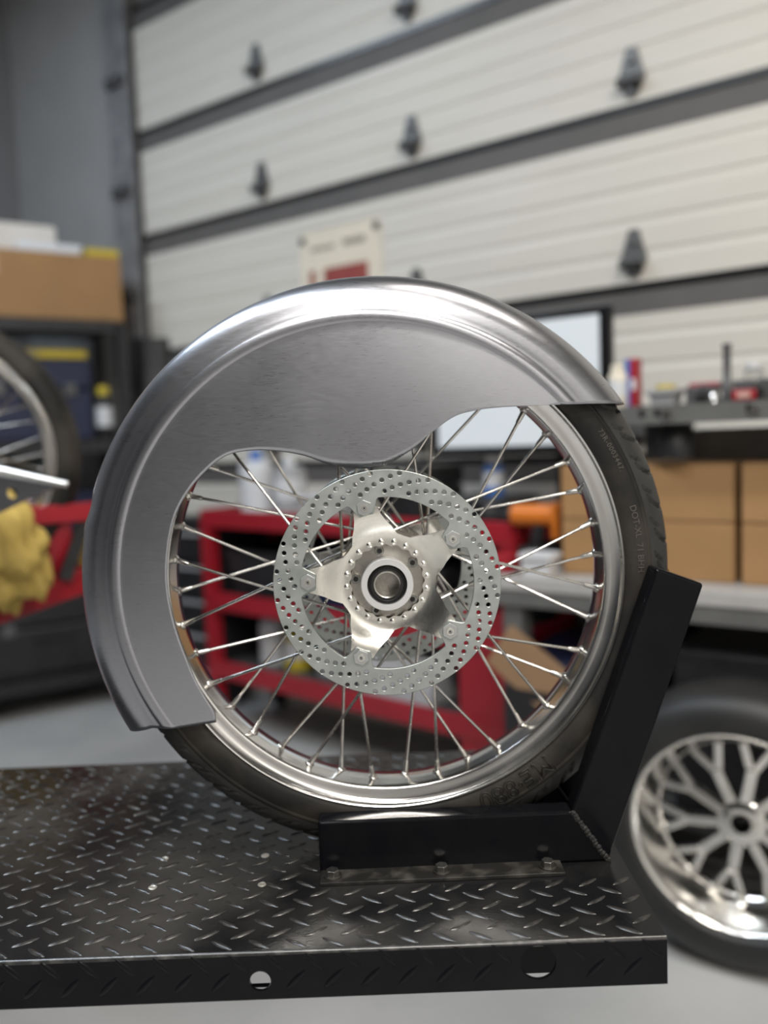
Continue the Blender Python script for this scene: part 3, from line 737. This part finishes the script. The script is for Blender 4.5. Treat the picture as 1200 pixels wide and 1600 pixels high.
# bare aluminium gusset plate reaching in from the left, carried by a strut off the column
gp = [U(p, q, 1.62)-Vector((lw.x, lw.y, 0)) for p, q in ((-150, 705), (0, 738), (104, 757), (60, 772), (0, 801), (-150, 860))]
hl = U(18, 771, 1.62)-Vector((lw.x, lw.y, 0))
pl = plate_mb([(p.x, p.z) for p in gp[::-1]], [circle(hl.x, hl.z, .011, 16)], .008)
gy = sum(p.y for p in gp)/6
pl.v = [(x, y+gy, z) for x, y, z in pl.v]
o = pl.build('gusset_plate', M['alu_brushed'], rl); tag(o, 'bare aluminium gusset plate with a round hole')
MB().cyl((gp[0].x, gy-.004, gp[0].z), (gp[2].x+.004, gy-.004, gp[2].z), .016, .006, n=16).build('gusset_flange', M['white_metal'], rl, smooth=True)
MB().bar((gp[0].x+.02, gy, gp[0].z-.1), (-.02, .0, .86), .04, .04).build('gusset_strut', M['red'], rl)
# yellow cloth over the lift beam
def cloth(name, label, c, rx_, rz_, seed, m='yellow_cloth'):
    rnd = random.Random(seed); bm = bmesh.new(); bmesh.ops.create_icosphere(bm, subdivisions=4, radius=1)
    ph = [rnd.uniform(0, 6.28) for _ in range(8)]
    for v in bm.verts:
        p = v.co.copy(); f = 1+.13*math.sin(5*p.x+3*p.z+ph[0])+.10*math.sin(9*p.z-4*p.y+ph[1])+.07*math.sin(13*p.x+7*p.y+ph[2])+.05*math.sin(17*p.z+11*p.x+ph[3])
        v.co = Vector((p.x*rx_*f, p.y*rx_*.6*f, p.z*rz_*f))
    me = bpy.data.meshes.new(name); bm.to_mesh(me); bm.free()
    for f in me.polygons: f.use_smooth = True
    me.materials.append(M[m]); o = bpy.data.objects.new(name, me); COL.objects.link(o); o.location = c
    return tag(o, label, 'cloth')
cloth('shop_cloth', 'crumpled yellow cloth bundle hanging over the red lift beam', U(20, 866, 1.93), .082, .128, 2)
cloth('shop_cloth', 'small yellow cloth on the red lift beam behind the post', U(130, 866, 2.20), .035, .045, 9)
cloth('shop_cloth', 'yellow cloth hanging on the rack above the black spoked wheel', rk(-.62, -.035, 1.42), .045, .125, 4)

# --- red service cart behind the wheel
zl_, zm_, zh_ = .272, .57, .923
cA = onZ(338, 1030, zl_+.03); cB = onZ(806, 1160, zl_-.02)
cdv = (cB-cA); cdv.z = 0; clen = cdv.length; crz = math.atan2(cdv.y, cdv.x)
cart = thing('service_cart', 'red steel service cart with three shelves behind the spoked wheel', 'cart', (cA.x, cA.y, 0), crz)
CD_ = .36
for x in (0, clen):
    for y in (0, CD_):
        MB().box((x, y, .49), (.055, .055, .84)).build('post', M['red'], cart, bevel=.004)
        c = MB().cyl((x-.015, y, .045), (x+.015, y, .045), .045, n=20).build('caster', M['black_plastic'], cart, smooth=True)
MB().box((clen-.10, -.012, .36), (.20, .02, .62)).build('end_panel', M['red'], cart, bevel=.003)
MB().box((clen/2, CD_+.004, .58), (clen, .008, .66)).build('back_panel', M['black_plastic'], cart)
MB().box((.0, CD_/2, .58), (.008, CD_-.06, .66)).build('side_panel', M['black_plastic'], cart)
for z, mm in ((zl_, 'galv_dark'), (zm_, 'galv_dark'), (zh_, 'grey_mat')):
    s = MB().box((clen/2, CD_/2, z), (clen-.01, CD_-.01, .02)).build('shelf', M[mm], cart)
    MB().box((clen/2, -.02, z), (clen+.04, .02, .075)).build('shelf_lip', M['red'], s, bevel=.004)
    MB().box((clen/2, CD_+.02, z), (clen+.04, .02, .075)).build('shelf_lip', M['red'], s, bevel=.004)
    for x in (-.02, clen+.02): MB().box((x, CD_/2, z), (.02, CD_+.02, .075)).build('shelf_lip', M['red'], s, bevel=.004)
cx_ = Vector((math.cos(crz), math.sin(crz), 0)); cy_ = Vector((-math.sin(crz), math.cos(crz), 0))
def ck(x, y, z): return Vector((cA.x, cA.y, 0))+cx_*x+cy_*y+Vector((0, 0, z))
zt_ = zh_+.0105
can('jug', 'white plastic jug at the left end of the red cart', ck(.12, .18, zt_), .075, .27, 'white_plastic', 'blue', 'jug', .45, .35)
can('jug', 'pale grey jug next to the white jug on the red cart', ck(.32, .19, zt_), .07, .24, 'grey_plastic', 'white_plastic', 'jug', .45, .35)
tray('parts_tray', 'pale parts tray on top of the red cart', ck(.60, .18, zt_), crz, (.24, .26, .08), 'white_plastic', 'tray')
case('tool_case', 'black case on top of the red cart behind the discs', ck(.98, .18, zt_), crz, (.30, .26, .20), 'black_plastic')
tray('parts_bin', 'black bin on the middle shelf of the red cart, left end', ck(.24, .17, zm_+.0105), crz, (.34, .28, .20), 'black_plastic')
tray('parts_bin', 'navy bin on the middle shelf of the red cart', ck(.66, .17, zm_+.0105), crz, (.36, .28, .20), 'navy')
case('tool_case', 'black case on the middle shelf of the red cart', ck(1.08, .17, zm_+.0105), crz, (.30, .28, .20), 'black_plastic')
can('bottle', 'pale blue capped bottle on the bottom shelf of the red cart', ck(.20, .16, zl_+.0105), .06, .24, 'white_plastic', 'blue', 'bottle')
can('bottle', 'yellow bottle on the bottom shelf of the red cart', ck(.36, .15, zl_+.0105), .055, .20, 'yellow', 'black_plastic', 'bottle')
can('bottle', 'grey bottle on the bottom shelf of the red cart', ck(.54, .17, zl_+.0105), .06, .22, 'grey_plastic', 'white_plastic', 'bottle')
tray('parts_bin', 'white bin on the bottom shelf of the red cart', ck(.98, .17, zl_+.0105), crz, (.40, .28, .17), 'white_plastic')

# black drawer chest left of the cart
tc0 = onN(262, 900, 2.60)[0]; tc1 = onN(330, 900, 2.60)[0]
chest = thing('drawer_chest', 'black drawer chest between the rack and the red cart', 'chest', W((tc0+tc1)/2, 2.61, 0), RZ)
cw_ = tc1-tc0
MB().box((0, .10, .47), (cw_, .20, .86)).build('body', M['black_plastic'], chest, bevel=.004)
for k in range(5):
    d_ = MB().box((0, -.008, .14+.16*k), (cw_-.03, .016, .145)).build('drawer', M['black_plastic'], chest, bevel=.003)
    MB().box((0, -.024, .19+.16*k), (cw_*.7, .016, .014)).build('handle', M['grey_plastic'], d_)
for x in (-1, 1):
    for y in (.03, .17): MB().cyl((x*(cw_/2-.03), y, 0), (x*(cw_/2-.03), y, .045), .016, n=12).build('foot', M['black_plastic'], chest)

# --- right: long bench, riser shelf, screen, cartons
bl, _ = onN(640, 900, 2.15); zb_ = onN(1000, 912, 2.15)[1]
bx0, bx1 = -.565, 1.25
bench = thing('workbench', 'long grey steel workbench along the overhead door', 'workbench', W(bx0, 2.12, 0), RZ)
BL, BD = bx1-bx0, .62
MB().box((BL/2, BD/2, zb_-.02), (BL, BD, .04)).build('top', M['light_steel'], bench, bevel=.004)
MB().box((BL/2, .02, zb_-.06), (BL, .03, .05)).build('apron', M['grey_steel'], bench)
for x in (.05, BL-.05):
    for y in (.05, BD-.05): MB().box((x, y, (zb_-.04)/2), (.06, .06, zb_-.04)).build('leg', M['grey_steel'], bench)
MB().box((BL/2, BD/2, .20), (BL-.02, BD-.06, .025)).build('lower_shelf', M['grey_steel'], bench)
def bk(t, n, z): return W(t, n, z)
# dark cases under the bench
for k, (t, d, lb, mm) in enumerate(((.62, (.42, .40, .40), 'black case under the workbench nearest the alloy wheel', 'black_plastic'), (.14, (.44, .42, .44), 'black case under the workbench behind the black upright', 'black_plastic'), (-.36, (.40, .42, .36), 'dark navy case under the workbench', 'navy'))):
    case('tool_case', lb, W(t, 2.42, .2130), RZ, d, mm)
# leaning brown panel in front of the bench
lp = thing('cardboard_panel', 'brown cardboard panel leaning against the workbench', 'panel', W(-.42, 2.03, 0), RZ)
Mr = Matrix.Rotation(math.radians(-9), 3, 'X') @ Matrix.Rotation(math.radians(32), 3, 'Y')
MB().box((0, .0, .60), (.20, .012, .13), M=Mr).build('sheet', M['card_dark'], lp)
MB().box((.02, .02, .27), (.16, .08, .54)).build('support_box', M['black_plastic'], lp)
# cartons
zc_ = zb_+.001
tL, _ = onN(875, 800, 2.22); tM, _ = onN(1149, 800, 2.22)
hU = onN(1000, 722, 2.22)[1]-zc_; hh = hU/2
wL = tM-tL-.006
carton('carton', 'brown carton at the bottom left of the stack on the workbench', W(tL+wL/2, 2.40, zc_), RZ, (wL, .34, hh-.006), tape=False)
carton('carton', 'brown carton at the top left of the stack on the workbench', W(tL+wL/2, 2.40, zc_+hh), RZ, (wL, .34, hh-.010), tape=False)
carton('carton', 'brown carton at the bottom right of the stack on the workbench', W(tM+.012+wL/2, 2.40, zc_), RZ, (wL, .34, hh-.006), tape=False)
carton('carton', 'brown carton at the top right of the stack on the workbench', W(tM+.012+wL/2, 2.40, zc_+hh), RZ, (wL, .34, hh-.010), tape=False)
# riser shelf
zr_ = onN(1100, 629, 2.16)[1]; zr2 = onN(1100, 660, 2.16)[1]
tr0 = onN(962, 640, 2.16)[0]
riser = thing('riser_shelf', 'grey steel riser shelf with slotted front beam above the cartons', 'shelf', W(tr0, 2.14, zb_), RZ)
RL = bx1-tr0; hr = zr_-zb_; bh = zr_-zr2
MB().box((RL/2, .30, hr-.012), (RL, .56, .024)).build('board', M['grey_steel'], riser)
slots = [(.075, .016), (.115, .016), (.335, .02)]
bpol = [(0, hr-bh), (RL, hr-bh), (RL, hr-.001), (0, hr-.001)]
bmh = plate_mb(bpol, [[(x-a/2, hr-bh*.62), (x+a/2, hr-bh*.62), (x+a/2, hr-bh*.22), (x-a/2, hr-bh*.22)] for x, a in slots], .02)
bmh.build('front_beam', M['grey_steel'], riser)
MB().box((RL/2, .012+.02, hr-bh/2), (RL-.02, .012, bh*.9)).build('beam_backing', M['bezel'], riser)
for x in (.025, RL-.03): MB().box((x, .55, hr/2-.012), (.04, .04, hr-.024)).build('post', M['grey_steel'], riser)
MB().box((RL/2, .582, hr*.75), (RL, .01, hr*.22)).build('back_panel', M['light_steel'], riser)
for x in (.14, .345): MB().cyl((x, -.006, hr-bh*.5), (x, .002, hr-bh*.5), .012, n=12).build('bolt', M['bolt'], riser, smooth=True)
# black lamp head clipped under the riser
tb, zb2 = onN(1032, 690, 2.12)
bs = thing('clip_lamp', 'black clip lamp hanging under the grey riser shelf', 'lamp', W(tb, 2.24, zb2-.045), RZ)
MB().lathe([(0, .052), (.01, .056), (.06, .05), (.10, .028), (.125, .022), (.125, 0)], 24).build('shade', M['black_plastic'], bs, smooth=True)
MB().lathe([(.004, .05), (.012, 0)], 20).build('bulb_face', M['grey_plastic'], bs, smooth=True)
MB().bar((0, 0, .12), (0, .0, zr_-.026-zb2+.045), .02, .02).build('clip', M['black_plastic'], bs)
MB().box((-.05, 0, .05), (.05, .05, .11)).build('ballast', M['black_plastic'], bs, bevel=.01)
# screen
tv0, zv0 = onN(664, 706, 2.40); tv1, _ = onN(948, 600, 2.40); zv1 = onN(948, 472, 2.40)[1]; zv0 = onN(860, 710, 2.40)[1]
tv = thing('display_screen', 'large lit display screen in a black frame behind the wheel', 'screen', W((tv0+tv1)/2, 2.44, zc_), RZ)
TF = -.49-(tv0+tv1)/2; sw_, sh_ = tv1-tv0, zv1-zv0; zo = zv0-zc_
MB().box((0, .012, zo+sh_/2), (sw_, .03, sh_)).build('housing', M['bezel'], tv, bevel=.004)
MB().box((0, -.0045, zo+sh_/2+.002), (sw_-.07, .002, sh_-.055)).build('panel', M['screen'], tv)
MB().box((TF, .055, zo*.5+.05), (.07, .03, zo+.10)).build('stand_neck', M['bezel'], tv)
MB().box((TF, .05, .008), (.16, .18, .016)).build('stand_foot', M['bezel'], tv, bevel=.004)
# things on the bench seen between the spokes
def onb(px, n): return onN(px, 860, n)[0]
dr = thing('cordless_drill', 'orange and black cordless drill lying on the workbench', 'drill', W(onb(838, 2.32), 2.32, zc_+.0), RZ)
MB().box((0, 0, .03), (.10, .07, .06)).build('battery', M['black_plastic'], dr, bevel=.008)
MB().bar((0, 0, .05), (.015, 0, .135), .04, .035).build('grip', M['black_plastic'], dr, bevel=.006)
MB().cyl((-.07, 0, .155), (.075, 0, .155), .034, n=20).build('body', M['orange'], dr, smooth=True)
MB().cyl((-.12, 0, .155), (-.07, 0, .155), .014, .024, n=16).build('chuck', M['black_plastic'], dr, smooth=True)
MB().box((.075, 0, .14), (.02, .07, .11)).build('rear_cap', M['orange'], dr, bevel=.006)
tray('parts_tray', 'white parts tray on the workbench beside the cartons', W(onb(843, 2.18), 2.18, zc_), RZ, (.09, .07, .055), 'white_plastic', 'tray')
carton('carton', 'small red carton on the workbench left of the white tray', W(onb(785, 2.19), 2.19, zc_), RZ, (.08, .07, .05), 'red', False, False)
case('tool_case', 'black case at the right end of the red cart', ck(clen-.20, .19, zt_), crz, (.26, .22, .09), 'black_plastic')
can('oil_tin', 'blue tin standing on the black case at the end of the red cart', ck(clen-.17, .17, zt_+.0925), .036, .13, 'blue', 'white_plastic', 'tin')

# things on the riser shelf
zi = zr_+.001
def onr(px, n): return onN(px, 620, n)[0]
def rs(px, n): return W(onr(px, n), n, zi)
can('spray_can', 'beige spray can at the left end of the riser shelf', rs(966, 2.24), .026, .115, 'paper', 'paper')
c = carton('carton', 'upright red, white and blue carton on the riser shelf', rs(990, 2.26), RZ, (.036, .04, .13), 'red', False, False)
MB().box((-.009, -.0206, .065), (.014, .001, .126)).build('blue_stripe', M['blue'], c)
MB().box((.007, -.0206, .060), (.012, .001, .03)).build('white_patch', M['white_plastic'], c)
tray('parts_tray', 'grey parts tray on the riser shelf under the yellow spool', rs(1040, 2.25), RZ, (.070, .07, .035), 'grey_plastic', 'tray')
sp = thing('spool', 'yellow spool standing in the grey tray on the riser shelf', 'spool', rs(1040, 2.25)+Vector((0, 0, .007)))
MB().lathe([(0, .026), (.008, .026), (.010, .016), (.034, .016), (.036, .026), (.046, .026), (.048, 0)], 24).build('reel', M['yellow'], sp, smooth=True)
MB().lathe([(.010, .020), (.034, .020)], 24).build('wire', M['paper'], sp, smooth=True)
case('tool_box', 'black box under the flat red case on the riser shelf', rs(1104, 2.28), RZ, (.056, .06, .030), 'black_plastic', 'box')
bx = thing('red_case', 'flat red case resting on the black box on the riser shelf', 'case', rs(1104, 2.28)+Vector((0, 0, .0312)), RZ)
MB().box((0, 0, .011), (.075, .06, .022)).build('body', M['red'], bx, bevel=.004)
MB().box((0, -.031, .011), (.02, .004, .010)).build('latch', M['galv_dark'], bx)
pp = thing('clamp_post', 'dark upright clamp post standing on the riser shelf', 'clamp', rs(1136, 2.25), RZ)
MB().box((0, 0, .006), (.032, .05, .012)).build('foot', M['galv_dark'], pp)
MB().lathe([(.012, .013), (.05, .013), (.055, .010), (.135, .010), (.138, .012), (.145, .012), (.146, 0)], 16).build('shaft', M['galv_dark'], pp, smooth=True)
kn = thing('ball_knob', 'shiny steel ball knob on the riser shelf beside the black box', 'knob', rs(1116, 2.19))
MB().lathe([(0, .008), (.004, .007), (.006, .005), (.008, .009), (.014, .0115), (.020, .009), (.024, 0)], 20).build('ball', M['chrome'], kn, smooth=True)
case('tool_box', 'black box with red front on the riser shelf beside the clamp post', rs(1187, 2.25), RZ, (.09, .07, .042), 'black_plastic', 'box')
rf = thing('red_pack', 'red pack lying against the black box on the riser shelf', 'pack', rs(1163, 2.185), RZ)
MB().box((0, 0, .013), (.055, .016, .026)).build('body', M['red'], rf, bevel=.004)
MB().box((0, -.0085, .013), (.03, .001, .012)).build('print_patch', M['pink'], rf)
jar = thing('glass_jar', 'clear glass jar lying on top of the black box', 'jar', rs(1178, 2.25)+Vector((0, 0, .043)), RZ)
MB().lathe([(0, 0), (0, .022), (.004, .024), (.03, .024), (.036, .018), (.040, .018)], 24).build('body', M['glass'], jar, smooth=True)
MB().lathe([(.036, .020), (.048, .020), (.049, 0)], 24).build('lid', M['white_plastic'], jar, smooth=True)

# --- right: alloy wheel on the floor
cw = U(1160, 1285, 1.93); Rw = .328
aw = thing('alloy_wheel', 'polished alloy wheel with branching spokes and fat black tyre standing on the floor', 'wheel', (cw.x+.0, cw.y, .001), math.radians(-31))
o3 = (0, 0, Rw)
MB().lathe([(-.085, .226), (-.100, .236), (-.106, .262), (-.098, .292), (-.080, .312), (-.045, .324), (0, .328), (.045, .324), (.080, .312), (.098, .292), (.106, .262), (.100, .236), (.085, .226)], 96, 'Y').build('tyre', M['tyre_black'], aw, smooth=True, loc=o3)
MB().lathe([(-.086, .232), (-.089, .229), (-.087, .224), (-.080, .220), (-.068, .216), (-.02, .196), (-.005, .190), (.03, .190), (.07, .216), (.086, .232), (.07, .226), (-.07, .226)], 96, 'Y', closed=True).build('rim', M['chrome'], aw, smooth=True, loc=o3, angle=50)
MB().lathe([(.006, .183), (.002, .187), (.002, .192), (.03, .192), (.03, .183)], 96, 'Y', closed=True).build('spoke_ring', M['chrome'], aw, smooth=True, loc=o3)
MB().lathe([(-.016, .020), (-.020, .022), (-.020, .042), (-.012, .054), (.02, .056), (.022, .020), (.0, .018)], 48, 'Y', closed=True).build('hub', M['chrome'], aw, smooth=True, loc=o3)
MB().lathe([(-.03, .0185), (.01, .0185), (.01, 0)], 32, 'Y').build('bore', M['bezel'], aw, smooth=True, loc=o3)
for k in range(10):
    q = 2*PI*k/10+.14; Ry = Matrix.Rotation(-q, 4, 'Y')
    m = MB(); m.bar((.040, -.004, 0), (.128, .004, 0), .026, .024, up=(0, 1, 0))
    for s in (-1, 1): m.bar((.122, .004, s*.003), (.186*math.cos(.17*s), .008, .186*math.sin(.17*s)), .020, .020, up=(0, 1, 0))
    m.xf(Ry); m.build('branching_spoke', M['chrome'], aw, loc=o3, bevel=.004)

# --- ceiling lamp fixtures
for i, (t, n, ln, pw, c) in enumerate(LAMPS):
    fx = thing('ceiling_lamp', ['cool white strip lamp over the left corner', 'cool white strip lamp above the viewer on the left', 'warm strip lamp near the door on the right', 'strip lamp behind the viewer on the right', 'added strip lamp brightening the white wall behind the viewer', 'strip lamp right above the tread plate table'][i], 'lamp', W(t, n, CEIL-.40), RZ)
    MB().box((0, 0, .03), (ln+.06, .28, .06)).build('housing', M['white_plastic'], fx, bevel=.008)
    MB().box((0, 0, -.004), (ln, .22, .008)).build('diffuser', M['lamp'], fx)
    for s in (-1, 1): MB().cyl((s*ln*.4, 0, .06), (s*ln*.4, 0, .40), .006, n=8).build('hanger', M['hinge'], fx)
